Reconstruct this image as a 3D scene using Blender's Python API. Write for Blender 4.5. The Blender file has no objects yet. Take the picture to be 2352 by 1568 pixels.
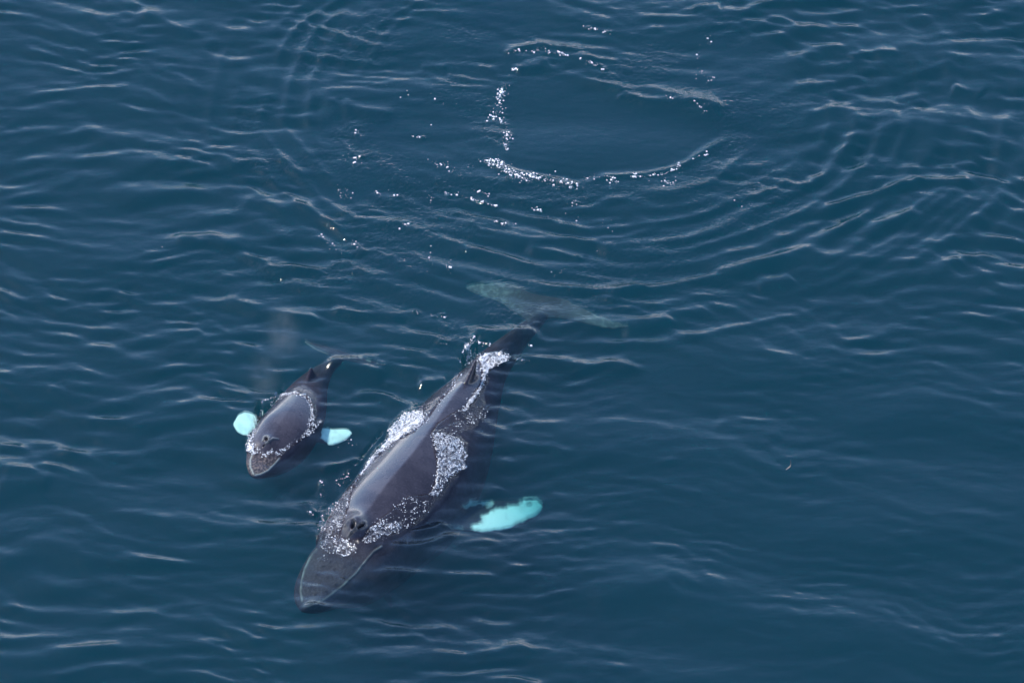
import bpy, bmesh, math, random
import numpy as np
from mathutils import Vector
from mathutils.bvhtree import BVHTree
from mathutils.kdtree import KDTree

R = math.radians
rng = np.random.default_rng(7)
random.seed(7)
scene = bpy.context.scene
col = scene.collection

# ------------------------------------------------------------------ camera
PITCH = R(35.0)          # looking down from an aircraft
DIST = 140.0
HALF_W = 11.76           # half the width seen at the middle of the picture, metres
TAN = HALF_W / DIST
cam_d = bpy.data.cameras.new('camera')
cam = bpy.data.objects.new('camera', cam_d)
col.objects.link(cam)
CAM = np.array([0.0, -DIST * math.cos(PITCH), DIST * math.sin(PITCH)])
cam.location = CAM
cam.rotation_euler = (math.pi / 2 - PITCH, 0, 0)
cam_d.sensor_fit = 'HORIZONTAL'
cam_d.angle = 2 * math.atan(TAN)
cam_d.clip_start = 1.0
cam_d.clip_end = 20000.0
scene.camera = cam
FWD = np.array([0, math.cos(PITCH), -math.sin(PITCH)])
UP = np.array([0, math.sin(PITCH), math.cos(PITCH)])
RIGHT = np.array([1.0, 0, 0])

# ------------------------------------------------------------------ sky, sun, exposure
SUN_EL, SUN_AZ = R(49), R(-57)          # azimuth measured from +Y towards +X
w = bpy.data.worlds.new('World')
scene.world = w
w.use_nodes = True
nt = w.node_tree
nt.nodes.clear()
sky = nt.nodes.new('ShaderNodeTexSky')
sky.sky_type = 'NISHITA'
sky.sun_disc = False
sky.sun_elevation = SUN_EL
sky.sun_rotation = SUN_AZ
sky.dust_density = 0.5
sky.ozone_density = 1.0
bg = nt.nodes.new('ShaderNodeBackground')
bg.inputs['Strength'].default_value = 0.15
wo = nt.nodes.new('ShaderNodeOutputWorld')
tint = nt.nodes.new('ShaderNodeMix'); tint.data_type = 'RGBA'; tint.blend_type = 'MULTIPLY'
tint.inputs[0].default_value = 1.0; tint.inputs[7].default_value = (0.86, 0.97, 1.17, 1)      # sky colour tinted bluer, so the wave reflections turn bluer
nt.links.new(sky.outputs[0], tint.inputs[6])
# bright cloud band added low on the unseen horizon, to whiten crest reflections
tco = nt.nodes.new('ShaderNodeTexCoord'); sep = nt.nodes.new('ShaderNodeSeparateXYZ')
nt.links.new(tco.outputs['Generated'], sep.inputs[0])
cmap = nt.nodes.new('ShaderNodeMapping'); cmap.inputs['Scale'].default_value = (1, 1, 3.5)
nt.links.new(tco.outputs['Generated'], cmap.inputs[0])
cno = nt.nodes.new('ShaderNodeTexNoise'); cno.inputs['Scale'].default_value = 3.0; cno.inputs['Detail'].default_value = 6.0
nt.links.new(cmap.outputs[0], cno.inputs['Vector'])
cm = nt.nodes.new('ShaderNodeMath'); cm.operation = 'MULTIPLY_ADD'
nt.links.new(cno.outputs[0], cm.inputs[0]); cm.inputs[1].default_value = -0.22; nt.links.new(sep.outputs['Z'], cm.inputs[2])
cr = nt.nodes.new('ShaderNodeMapRange'); cr.interpolation_type = 'SMOOTHSTEP'
nt.links.new(cm.outputs[0], cr.inputs[0])
for k_, v_ in ((1, -0.09), (2, 0.03), (3, 0.9), (4, 0.0)):
    cr.inputs[k_].default_value = v_
cmx = nt.nodes.new('ShaderNodeMix'); cmx.data_type = 'RGBA'
nt.links.new(cr.outputs[0], cmx.inputs[0]); nt.links.new(tint.outputs[2], cmx.inputs[6])
cmx.inputs[7].default_value = (13.0, 13.3, 14.8, 1)
nt.links.new(cmx.outputs[2], bg.inputs[0])
nt.links.new(bg.outputs[0], wo.inputs[0])

sd = bpy.data.lights.new('sun', 'SUN')
sd.energy = 3.3
sd.angle = R(0.53)
sd.color = (1.0, 0.94, 0.85)
sun = bpy.data.objects.new('sun', sd)
col.objects.link(sun)
SUN_DIR = Vector((math.sin(SUN_AZ) * math.cos(SUN_EL), math.cos(SUN_AZ) * math.cos(SUN_EL), math.sin(SUN_EL)))
sun.rotation_euler = SUN_DIR.to_track_quat('Z', 'Y').to_euler()
sun.location = SUN_DIR * 60

scene.view_settings.view_transform = 'Standard'
scene.view_settings.look = 'None'
scene.view_settings.gamma = 1.0
scene.view_settings.use_curve_mapping = False
scene.view_settings.exposure = 0.75
cy = scene.cycles
cy.max_bounces = 8
cy.volume_bounces = 3
cy.transparent_max_bounces = 16
cy.glossy_bounces = 3
cy.diffuse_bounces = 3
cy.use_denoising = True
cy.use_adaptive_sampling = False


# ------------------------------------------------------------------ helpers
def at(px, py, z=0.0):
    """the point at height z that the 2352 x 1568 view of the photo shows at (px, py)"""
    px = np.asarray(px, float); py = np.asarray(py, float); z = np.asarray(z, float)
    x = (px - 1176) / 1176 * TAN
    y = -(py - 784) / 1176 * TAN
    d = FWD + x[..., None] * RIGHT + y[..., None] * UP
    t = (z - CAM[2]) / d[..., 2]
    return CAM + d * t[..., None]


def to_px(P):
    v = P - CAM
    f = v @ FWD
    return 1176 + (v @ RIGHT) / f / TAN * 1176, 784 - (v @ UP) / f / TAN * 1176


def in_poly(x, y, poly):
    x = np.asarray(x); y = np.asarray(y)
    inside = np.zeros(x.shape, bool)
    n = len(poly)
    for i in range(n):
        x0, y0 = poly[i]; x1, y1 = poly[(i + 1) % n]
        if y0 == y1:
            continue
        c = ((y0 > y) != (y1 > y)) & (x < (x1 - x0) * (y - y0) / (y1 - y0) + x0)
        inside ^= c
    return inside


def seg_dist(x, y, line):
    """distance to a polyline and the fraction along it"""
    best = np.full(x.shape, 1e9); frac = np.zeros(x.shape)
    L = [0.0]
    for a, b in zip(line[:-1], line[1:]):
        L.append(L[-1] + math.dist(a[:2], b[:2]))
    for i, (a, b) in enumerate(zip(line[:-1], line[1:])):
        dx, dy = b[0] - a[0], b[1] - a[1]
        l2 = dx * dx + dy * dy + 1e-12
        t = np.clip(((x - a[0]) * dx + (y - a[1]) * dy) / l2, 0, 1)
        d = np.hypot(x - a[0] - t * dx, y - a[1] - t * dy)
        m = d < best
        best = np.where(m, d, best)
        frac = np.where(m, (L[i] + t * math.sqrt(l2)) / L[-1], frac)
    return best, frac


def smooth(e0, e1, x):
    t = np.clip((x - e0) / (e1 - e0), 0, 1)
    return t * t * (3 - 2 * t)


_tab = rng.random((256, 256))


def vnoise(x, y):
    xi = np.floor(x).astype(int); yi = np.floor(y).astype(int)
    fx = x - xi; fy = y - yi
    fx = fx * fx * (3 - 2 * fx); fy = fy * fy * (3 - 2 * fy)
    g = lambda a, b: _tab[a & 255, b & 255]
    return (g(xi, yi) * (1 - fx) + g(xi + 1, yi) * fx) * (1 - fy) + (g(xi, yi + 1) * (1 - fx) + g(xi + 1, yi + 1) * fx) * fy


def fbm(x, y, o=3):
    s = 0; a = 0.5; n = 0
    for k in range(o):
        s = s + a * vnoise(x * 2 ** k + 17.3 * k, y * 2 ** k - 9.1 * k); n += a; a *= 0.5
    return s / n


def catmull(pts, n):
    pts = np.asarray(pts, float)
    m = len(pts)
    P = np.vstack([2 * pts[0] - pts[1], pts, 2 * pts[-1] - pts[-2]])
    out = []
    for u in np.linspace(0, m - 1, n):
        i = min(int(u), m - 2); t = u - i
        p0, p1, p2, p3 = P[i], P[i + 1], P[i + 2], P[i + 3]
        out.append(0.5 * ((2 * p1) + (p2 - p0) * t + (2 * p0 - 5 * p1 + 4 * p2 - p3) * t * t + (3 * p1 - p0 - 3 * p2 + p3) * t ** 3))
    return np.array(out)


def make_mesh(name, V, faces=None, tris=None):
    me = bpy.data.meshes.new(name)
    if tris is not None:
        nv, nf, k = len(V), len(tris), tris.shape[1]
        me.vertices.add(nv); me.vertices.foreach_set('co', np.ascontiguousarray(V, dtype=np.float32).ravel())
        me.loops.add(nf * k); me.loops.foreach_set('vertex_index', np.ascontiguousarray(tris, dtype=np.int32).ravel())
        me.polygons.add(nf)
        me.polygons.foreach_set('loop_start', np.arange(0, nf * k, k, dtype=np.int32))
        me.polygons.foreach_set('use_smooth', np.ones(nf, bool))
        me.update(calc_edges=True)
    else:
        me.from_pydata([tuple(v) for v in V], [], faces)
        me.polygons.foreach_set('use_smooth', np.ones(len(me.polygons), bool))
        me.update()
    return me


def add_obj(name, me, mat=None, **props):
    o = bpy.data.objects.new(name, me)
    col.objects.link(o)
    if mat:
        me.materials.clear(); me.materials.append(mat)
    for k, v in props.items():
        o[k] = v
    return o


def set_attr(me, name, vals):
    a = me.attributes.new(name, 'FLOAT', 'POINT')
    a.data.foreach_set('value', np.ascontiguousarray(vals, dtype=np.float32))


def loft(rings):
    """closed surface through rings of equal length, capped by fans"""
    n = len(rings[0]); V = np.vstack(rings); F = []
    for i in range(len(rings) - 1):
        for j in range(n):
            F.append((i * n + j, i * n + (j + 1) % n, (i + 1) * n + (j + 1) % n, (i + 1) * n + j))
    c0 = len(V); c1 = c0 + 1
    V = np.vstack([V, rings[0].mean(0), rings[-1].mean(0)])
    for j in range(n):
        F.append((c0, (j + 1) % n, j))
        b = (len(rings) - 1) * n
        F.append((c1, b + j, b + (j + 1) % n))
    return V, F


# ------------------------------------------------------------------ node helpers
def new_mat(name):
    m = bpy.data.materials.new(name); m.use_nodes = True
    m.node_tree.nodes.clear()
    t = m.node_tree
    out = t.nodes.new('ShaderNodeOutputMaterial')
    return m, t, out


def N(t, typ, ins=None, **kw):
    n = t.nodes.new(typ)
    for k, v in kw.items():
        setattr(n, k, v)
    for k, v in (ins or {}).items():
        if isinstance(v, bpy.types.NodeSocket):
            t.links.new(v, n.inputs[k])
        else:
            n.inputs[k].default_value = v
    return n


def math_n(t, op, a, b=None, clamp=False):
    n = t.nodes.new('ShaderNodeMath'); n.operation = op; n.use_clamp = clamp
    for i, v in enumerate((a, b)):
        if v is None:
            continue
        if isinstance(v, bpy.types.NodeSocket):
            t.links.new(v, n.inputs[i])
        else:
            n.inputs[i].default_value = v
    return n.outputs[0]


def maprange(t, v, a, b, c=0.0, d=1.0, smooth_=True):
    n = N(t, 'ShaderNodeMapRange', {0: v, 1: a, 2: b, 3: c, 4: d})
    n.interpolation_type = 'SMOOTHSTEP' if smooth_ else 'LINEAR'
    return n.outputs[0]


def mixcol(t, f, a, b):
    n = t.nodes.new('ShaderNodeMix'); n.data_type = 'RGBA'
    for i, v in ((0, f), (6, a), (7, b)):
        if isinstance(v, bpy.types.NodeSocket):
            t.links.new(v, n.inputs[i])
        else:
            n.inputs[i].default_value = v
    return n.outputs[2]


# ------------------------------------------------------------------ materials
WATER_IOR = 1.333


def water_material():
    m, t, out = new_mat('sea water')
    geo = N(t, 'ShaderNodeNewGeometry')
    pos = geo.outputs['Position']
    rough = N(t, 'ShaderNodeAttribute', attribute_name='rough').outputs['Fac']
    foam = N(t, 'ShaderNodeAttribute', attribute_name='foam').outputs['Fac']
    # small ripples: stretched noise along the crests, and a finer isotropic one where the water is torn up
    mp = N(t, 'ShaderNodeMapping', {'Vector': pos, 'Scale': (0.55, 1.0, 1.0)})
    n1 = N(t, 'ShaderNodeTexNoise', {'Vector': mp.outputs[0], 'Scale': 3.2, 'Detail': 5.0, 'Roughness': 0.55, 'Distortion': 0.3})
    n2 = N(t, 'ShaderNodeTexNoise', {'Vector': pos, 'Scale': 8.0, 'Detail': 2.0, 'Roughness': 0.45, 'Distortion': 0.5})
    n3 = N(t, 'ShaderNodeTexNoise', {'Vector': pos, 'Scale': 26.0, 'Detail': 3.0, 'Roughness': 0.65})
    a = math_n(t, 'MULTIPLY', n1.outputs[0], 0.020)
    b = math_n(t, 'MULTIPLY', math_n(t, 'MULTIPLY', n2.outputs[0], 0.045), rough)
    c = math_n(t, 'MULTIPLY', math_n(t, 'MULTIPLY', n3.outputs[0], 0.020), foam)
    hgt = math_n(t, 'ADD', math_n(t, 'ADD', a, b), c)
    bump = N(t, 'ShaderNodeBump', {'Height': hgt, 'Strength': 1.0, 'Distance': 1.0})
    nrm = bump.outputs[0]
    ior = math_n(t, 'DIVIDE', WATER_IOR, 1.0)
    inv = math_n(t, 'ADD', math_n(t, 'MULTIPLY', geo.outputs['Backfacing'], 1 / WATER_IOR - WATER_IOR), WATER_IOR)
    fr = N(t, 'ShaderNodeFresnel', {'IOR': inv, 'Normal': nrm})
    tr = N(t, 'ShaderNodeBsdfTransparent')
    gl = N(t, 'ShaderNodeBsdfGlossy', {'Roughness': 0.05, 'Normal': nrm})
    rf = N(t, 'ShaderNodeBsdfRefraction', {'Roughness': 0.12, 'IOR': 1.04, 'Normal': nrm})
    thru = N(t, 'ShaderNodeMixShader', {0: 0.30, 1: tr.outputs[0], 2: rf.outputs[0]})
    surf = N(t, 'ShaderNodeMixShader', {0: fr.outputs[0], 1: thru.outputs[0], 2: gl.outputs[0]})
    # lace of bubbles in the torn water
    vo = N(t, 'ShaderNodeTexVoronoi', {'Vector': N(t, 'ShaderNodeMapping', {'Vector': pos, 'Scale': (1.0, 0.8, 0.6)}).outputs[0], 'Scale': 11.0}, feature='DISTANCE_TO_EDGE')
    vn = N(t, 'ShaderNodeTexNoise', {'Vector': pos, 'Scale': 4.5, 'Detail': 9.0, 'Roughness': 0.82, 'Distortion': 1.2})
    lace = math_n(t, 'ADD', maprange(t, vo.outputs['Distance'], 0.0, 0.14, 0.12, 0.0), vn.outputs[0])
    thr = math_n(t, 'SUBTRACT', 1.02, math_n(t, 'MULTIPLY', foam, 0.60))
    ff = maprange(t, math_n(t, 'SUBTRACT', lace, thr), -0.04, 0.26, 0.0, 0.80)
    fd = N(t, 'ShaderNodeBsdfPrincipled', {'Base Color': (0.82, 0.83, 0.85, 1), 'Roughness': 0.18, 'Normal': nrm, 'Coat Weight': 1.0, 'Coat Roughness': 0.06})
    mix = N(t, 'ShaderNodeMixShader', {0: ff, 1: surf.outputs[0], 2: fd.outputs[0]})
    t.links.new(mix.outputs[0], out.inputs['Surface'])
    vs = N(t, 'ShaderNodeVolumeScatter', {'Color': (0.16, 0.525, 0.77, 1), 'Density': 0.046, 'Anisotropy': 0.0})
    va = N(t, 'ShaderNodeVolumeAbsorption', {'Color': (0.10, 0.74, 0.735, 1), 'Density': 0.62})
    ad = N(t, 'ShaderNodeAddShader', {0: vs.outputs[0], 1: va.outputs[0]})
    t.links.new(ad.outputs[0], out.inputs['Volume'])
    return m


def skin_material(name, speckle):
    m, t, out = new_mat(name)
    pos = N(t, 'ShaderNodeNewGeometry').outputs['Position']
    pale = N(t, 'ShaderNodeAttribute', attribute_name='pale').outputs['Fac']
    dark = N(t, 'ShaderNodeAttribute', attribute_name='dark').outputs['Fac']
    head = N(t, 'ShaderNodeAttribute', attribute_name='head').outputs['Fac']
    n1 = N(t, 'ShaderNodeTexNoise', {'Vector': pos, 'Scale': 1.7, 'Detail': 6.0, 'Roughness': 0.6})
    n2 = N(t, 'ShaderNodeTexNoise', {'Vector': pos, 'Scale': 22.0, 'Detail': 3.0, 'Roughness': 0.6})
    base = mixcol(t, maprange(t, n1.outputs[0], 0.3, 0.7), (0.023, 0.020, 0.026, 1), (0.040, 0.035, 0.044, 1))
    base = mixcol(t, math_n(t, 'MULTIPLY', maprange(t, n2.outputs[0], 0.45, 0.7), 0.35), base, (0.062, 0.055, 0.072, 1))
    hc = mixcol(t, maprange(t, n2.outputs[0], 0.42, 0.66), (0.045, 0.040, 0.046, 1), speckle)
    sm = N(t, 'ShaderNodeMapping', {'Vector': pos, 'Rotation': (0, 0, R(-20)), 'Scale': (9.0, 0.7, 3.0)})
    n3 = N(t, 'ShaderNodeTexNoise', {'Vector': sm.outputs[0], 'Scale': 1.6, 'Detail': 4.0, 'Roughness': 0.65, 'Distortion': 0.6})
    scar = maprange(t, math_n(t, 'ABSOLUTE', math_n(t, 'SUBTRACT', n3.outputs[0], 0.5)), 0.0, 0.012, 0.55, 0.0)
    base = mixcol(t, math_n(t, 'MULTIPLY', scar, maprange(t, n1.outputs[0], 0.5, 0.7)), base, (0.13, 0.12, 0.14, 1))
    base = mixcol(t, head, base, hc)
    base = mixcol(t, pale, base, (0.84, 0.91, 0.80, 1))
    base = mixcol(t, dark, base, (0.006, 0.005, 0.007, 1))
    bmp = N(t, 'ShaderNodeBump', {'Height': n2.outputs[0], 'Strength': 0.12, 'Distance': 0.02})
    bare = N(t, 'ShaderNodeAttribute', attribute_name='bare').outputs['Fac']     # skin in air shines, skin under water does not
    p = N(t, 'ShaderNodeBsdfPrincipled', {'Base Color': base, 'Roughness': maprange(t, n1.outputs[0], 0.35, 0.65, 0.16, 0.34), 'IOR': 1.45, 'Normal': bmp.outputs[0],
                                          'Specular IOR Level': math_n(t, 'MULTIPLY', bare, 0.36),
                                          'Coat Weight': math_n(t, 'MULTIPLY', bare, 0.45), 'Coat Roughness': 0.05, 'Coat IOR': 1.33})
    t.links.new(p.outputs[0], out.inputs['Surface'])
    return m


def foam_material():
    m, t, out = new_mat('foam bubbles')
    p = N(t, 'ShaderNodeBsdfPrincipled', {'Base Color': (0.93, 0.93, 0.93, 1), 'Roughness': 0.12, 'IOR': 1.33,
                                          'Coat Weight': 1.0, 'Coat Roughness': 0.08})
    t.links.new(p.outputs[0], out.inputs['Surface'])
    return m


M_WATER = water_material()
M_MOTHER = skin_material('wet whale skin', (0.075, 0.066, 0.072, 1))
M_CALF = skin_material('wet calf skin', (0.20, 0.155, 0.135, 1))
M_FOAM = foam_material()


# ------------------------------------------------------------------ whales
def spine_body(rows, nr=170, na=72, pw=0.86, tent=0.30):
    """rows: (px, py) of the back ridge as seen, its height, half width, height above and below the widest line"""
    ctrl = []
    for px, py, zt, hw, tp, bt in rows:
        p = at(px, py, zt)
        ctrl.append([p[0], p[1], zt - tp, hw, tp, bt])
    C = catmull(ctrl, nr)
    C[:, 3:] = np.maximum(C[:, 3:], 0.02)
    rings = []
    ang = np.linspace(0, 2 * np.pi, na, endpoint=False)
    for i in range(nr):
        a = C[max(i - 2, 0)]; b = C[min(i + 2, nr - 1)]
        tx, ty = b[0] - a[0], b[1] - a[1]
        l = math.hypot(tx, ty); lat = np.array([ty / l, -tx / l, 0])   # towards picture right
        c, s = np.cos(ang), np.sin(ang)
        u = np.sign(c) * np.abs(c) ** pw * C[i, 3]
        k = tent * smooth(.25, .42, np.array(i / nr))
        up_s = (1 - k) * s + k * (1 - np.abs(c) ** pw)
        v = np.where(s > 0, C[i, 4] * up_s, C[i, 5] * s)
        rings.append(C[i, :3] + u[:, None] * lat + v[:, None] * np.array([0, 0, 1.0]))
    return loft(rings)


def blade(stations, thick, n=20, sub=8, tip=0.4):
    """stations: (lead px, lead py, trail px, trail py, z lead, z trail); a thin foil between the two edges"""
    S = catmull([list(at(a, b, z0)) + list(at(c, d, z1)) for a, b, c, d, z0, z1 in stations], len(stations) * sub)
    rings = []
    ang = np.linspace(0, 2 * np.pi, n, endpoint=False)
    for i, s in enumerate(S):
        L, T = s[:3], s[3:]
        f = i / (len(S) - 1)
        mid = (L + T) / 2; half = (L - T) / 2
        th = thick * (1 - (1 - tip) * f)
        prof = (0.75 + 0.25 * np.cos(ang))
        rings.append(mid + np.cos(ang)[:, None] * half + (np.sin(ang) * prof * th)[:, None] * np.array([0, 0, 1.0]))
    return loft(rings)


def fuse(parts, voxel, smooth_it):
    V = []; F = []; o = 0
    for v, f in parts:
        V.append(v); F += [tuple(i + o for i in q) for q in f]; o += len(v)
    me = make_mesh('tmp', np.vstack(V), F)
    bm = bmesh.new(); bm.from_mesh(me); bmesh.ops.recalc_face_normals(bm, faces=bm.faces); bm.to_mesh(me); bm.free()
    ob = bpy.data.objects.new('tmp', me); col.objects.link(ob)
    md = ob.modifiers.new('r', 'REMESH'); md.mode = 'VOXEL'; md.voxel_size = voxel; md.use_smooth_shade = True
    ms = ob.modifiers.new('s', 'SMOOTH'); ms.factor = 0.5; ms.iterations = smooth_it
    dg = bpy.context.evaluated_depsgraph_get()
    out = bpy.data.meshes.new_from_object(ob.evaluated_get(dg))
    bpy.data.objects.remove(ob); bpy.data.meshes.remove(me)
    return out


def coords(me):
    a = np.empty(len(me.vertices) * 3, np.float32); me.vertices.foreach_get('co', a)
    n = np.empty(len(me.vertices) * 3, np.float32); me.vertices.foreach_get('normal', n)
    return a.reshape(-1, 3).astype(float), n.reshape(-1, 3).astype(float)


def set_coords(me, V):
    me.vertices.foreach_set('co', np.ascontiguousarray(V, dtype=np.float32).ravel()); me.update()


MOTHER_ROWS = [
    (692, 1396, -.38, .05, .04, .06), (702, 1381, -.33, .26, .09, .22), (716, 1360, -.29, .44, .15, .38),
    (744, 1322, -.24, .66, .24, .6), (780, 1278, -.10, .86, .40, .9),
    (812, 1228, .24, 1.0, .66, 1.05), (840, 1182, .36, 1.10, .85, 1.2), (890, 1110, .47, 1.24, 1.02, 1.35),
    (950, 1038, .50, 1.30, 1.12, 1.45), (1005, 962, .42, 1.18, 1.07, 1.4), (1050, 897, .29, .92, .88, 1.15),
    (1085, 855, .12, .66, .70, .9), (1125, 806, -.10, .42, .5, .62), (1172, 766, -.26, .27, .35, .42),
    (1232, 722, -.46, .17, .18, .2), (1285, 688, -.6, .10, .05, .05)]
MOTHER_LIPS = [[(876, 1254), (858, 1266), (842, 1285), (818, 1316), (785, 1347), (748, 1375), (715, 1391), (697, 1394)],
               [(728, 1262), (712, 1282), (700, 1308), (693, 1335), (691, 1358), (694, 1380)]]
MOTHER_MOUTH = (692, 1396)


def fluke(st_l, st_r, th):
    return [blade(st_l, th, tip=0.25), blade(st_r, th, tip=0.25)]


def patch(x, y, poly, warp, soft):
    """a soft, ragged patch of pigment"""
    wx_ = (fbm(x * .11, y * .15, 4) - .5) * 2 * warp; wy_ = (fbm(x * .11 + 31, y * .15 + 7, 4) - .5) * 2 * warp
    acc = 0
    for k in range(12):
        a = k * 2.4; r = soft * math.sqrt((k + .5) / 12)
        acc = acc + in_poly(x + wx_ + r * math.cos(a), y + wy_ + r * math.sin(a), poly)
    return smooth(.1, .9, acc / 12)


def build_mother():
    body = spine_body(MOTHER_ROWS)
    # flipper on the picture right: white underneath a dark root, swept back
    fl = blade([(985, 1226, 965, 1165, -.85, -.8), (1025, 1212, 1000, 1186, -.72, -.72), (1058, 1218, 1036, 1178, -.66, -.68), (1085, 1221, 1062, 1164, -.66, -.68),
                (1112, 1224, 1092, 1154, -.68, -.72), (1136, 1220, 1116, 1150, -.72, -.78), (1160, 1217, 1140, 1148, -.78, -.84), (1184, 1210, 1166, 1148, -.86, -.94),
                (1205, 1203, 1190, 1147, -.96, -1.04), (1224, 1192, 1212, 1147, -1.1, -1.2), (1240, 1180, 1230, 1147, -1.25, -1.34), (1249, 1170, 1242, 1150, -1.38, -1.44), (1251, 1161, 1249, 1155, -1.48, -1.48)], 0.09, sub=5)
    # the other one hangs below the body
    fr = blade([(800, 1215, 850, 1160, -1.0, -.95), (800, 1235, 850, 1190, -1.6, -1.6), (820, 1285, 865, 1240, -2.4, -2.4),
                (860, 1345, 890, 1310, -3.2, -3.2), (900, 1400, 905, 1390, -3.9, -3.9)], 0.10)
    flk = fluke([(1212, 738, 1290, 684, -.62, -.62), (1178, 716, 1224, 672, -.6, -.62), (1150, 696, 1188, 654, -.6, -.62),
                 (1111, 682, 1142, 649, -.62, -.65), (1085, 673, 1098, 652, -.66, -.68), (1069, 663, 1070, 658, -.68, -.68)],
                [(1212, 738, 1290, 684, -.62, -.62), (1254, 731, 1308, 690, -.6, -.62), (1302, 734, 1342, 709, -.58, -.6),
                 (1362, 748, 1384, 727, -.6, -.62), (1403, 756, 1420, 739, -.64, -.65), (1444, 751, 1446, 747, -.68, -.68)], 0.07)
    f0, f1, ft = at(1060, 892, .20), at(1103, 850, .05), at(1093, 826, .56)
    rings = []
    ang = np.linspace(0, 2 * np.pi, 18, endpoint=False)
    ax = (f1 - f0) / np.linalg.norm(f1 - f0); lat = np.cross(ax, [0, 0, 1.0]); lat /= np.linalg.norm(lat)
    for k in np.linspace(0, 1, 14):
        mid = (f0 + f1) / 2; e = k ** 0.8
        c = mid * (1 - e) + ft * e; c = c + ax * (-.30 * math.sin(e * math.pi) * .5)
        half = np.linalg.norm(f1 - f0) / 2 * (1 - e) ** 1.15 + 0.05
        c[2] = (f0[2] + f1[2]) / 2 - .15 + (ft[2] - (f0[2] + f1[2]) / 2 + .15) * k
        rings.append(c + np.cos(ang)[:, None] * ax * half + np.sin(ang)[:, None] * lat * (0.10 * (1 - k) + 0.03))
    dorsal = loft(rings)
    me = fuse([body, fl, fr, dorsal] + flk, 0.026, 6)
    V, Nn = coords(me)
    px, py = to_px(V)
    up = Nn[:, 2] > -0.15
    x, y = px, py
    disp = np.zeros(len(V)); pale = np.zeros(len(V)); dark = np.zeros(len(V)); head = np.zeros(len(V))
    # splash guard and nostrils
    top = (Nn[:, 2] > 0.1) & (V[:, 2] > -.3)
    ca, sa = math.cos(R(35)), math.sin(R(35))
    du = (x - 812) * ca + (y - 1214) * sa; dv = -(x - 812) * sa + (y - 1214) * ca
    V[:, 2] += 0.26 * np.exp(-(du / 24) ** 2 - (dv / np.where(dv > 0, 22, 34)) ** 2) * top
    px, py = to_px(V); x, y = px, py
    for (cx, cy_, a, rx, ry) in ((811, 1204, R(8), 4.6, 10), (829, 1207, R(58), 3.2, 9.5)):
        dx, dy = x - cx, y - cy_
        u = dx * math.cos(a) + dy * math.sin(a); v = -dx * math.sin(a) + dy * math.cos(a)
        m_ = top * smooth(1.4, 0.5, (u / rx) ** 2 + (v / ry) ** 2)
        dark = np.maximum(dark, m_); disp -= 0.10 * m_
    for li in ([(794, 1206), (799, 1196), (811, 1190), (817, 1197), (817, 1211), (806, 1224), (800, 1232)], [(806, 1224), (816, 1215), (829, 1213), (840, 1206)], [(817, 1211), (824, 1202), (838, 1198)]):
        dd, f = seg_dist(x, y, li)
        k = np.exp(-(dd / 2.4) ** 2) * top
        disp += 0.035 * k; pale = np.maximum(pale, 0.035 * k)
    # lip ridges
    for l in MOTHER_LIPS:
        dd, f = seg_dist(x, y, l)
        k = np.exp(-(dd / 2.0) ** 2) * up
        pale = np.maximum(pale, 0.22 * k * (0.15 + 0.85 * vnoise(x * .12, y * .12))); disp += 0.025 * k
    dd, f = seg_dist(x, y, [(738, 1288), (760, 1305), (790, 1308), (822, 1295)])
    # knobs on the rostrum
    hx = smooth(1240, 1290, y) * (V[:, 2] > -0.75) * up
    hp = [(876, 1254), (842, 1285), (785, 1347), (715, 1391), (690, 1395), (684, 1350), (700, 1290), (735, 1255)]
    dh, _ = seg_dist(x, y, hp + [hp[0]])
    head = (.45 + .5 * fbm(x * .05, y * .05, 3)) * hx * smooth(0, 12, dh) * in_poly(x, y, [(876, 1254), (842, 1285), (785, 1347), (715, 1391), (690, 1395), (684, 1350), (700, 1290), (735, 1255)])
    for cx, cy_ in ((752, 1325), (768, 1308), (789, 1325), (736, 1342), (724, 1365), (748, 1358), (715, 1348), (770, 1342),
                    (705, 1372), (735, 1380), (758, 1290), (790, 1300), (728, 1320), (812, 1302), (742, 1300)):
        q = ((x - cx) / 3.2) ** 2 + ((y - cy_) / 2.6) ** 2
        k = np.exp(-q) * up * (V[:, 2] > -.8)
        disp += 0.035 * k; dark = np.maximum(dark, 0.30 * np.exp(-q * 1.6) * (up & (V[:, 2] > -.8)))
    # flipper pigment; the tip fade paints in the dimming of deeper water
    flp = (x > 1015) & (y > 1130) & (y < 1240) & (V[:, 2] < -.45)
    w_ = fbm(x * .045, y * .06, 4)
    wm = patch(x, y, [(1110, 1183), (1128, 1177), (1142, 1169), (1156, 1166), (1173, 1163), (1191, 1161), (1203, 1149), (1222, 1144), (1238, 1149), (1246, 1162), (1240, 1182),
                      (1215, 1192), (1195, 1199), (1170, 1214), (1142, 1219), (1107, 1225), (1080, 1212), (1086, 1206), (1111, 1202), (1105, 1194)], 6, 6)
    wm = np.maximum(wm, .5 * patch(x, y, [(1056, 1166), (1089, 1149), (1128, 1150), (1139, 1157), (1121, 1165), (1094, 1160), (1079, 1163)], 9, 4))
    wm = np.maximum(wm, .35 * patch(x, y, [(1028, 1208), (1060, 1211), (1068, 1218), (1040, 1216)], 4, 2))
    for cx, cy_, r_ in ((1216, 1158, 7), (1163, 1165, 6)):
        wm = wm * (1 - .6 * smooth(r_ * 1.4, r_ * .6, np.hypot(x - cx, (y - cy_) * 1.2) + (w_ - .5) * 8))
    wm = wm * (.86 + .14 * smooth(.35, .55, w_)) * (1 - .22 * smooth(1200, 1250, x))
    pale = np.maximum(pale, wm * flp)
    # paler mottling of the flukes
    fk = (y < 770) & (V[:, 2] < -.4)
    mott = smooth(.5, .72, fbm(x * .14, y * .2, 3))
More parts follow.
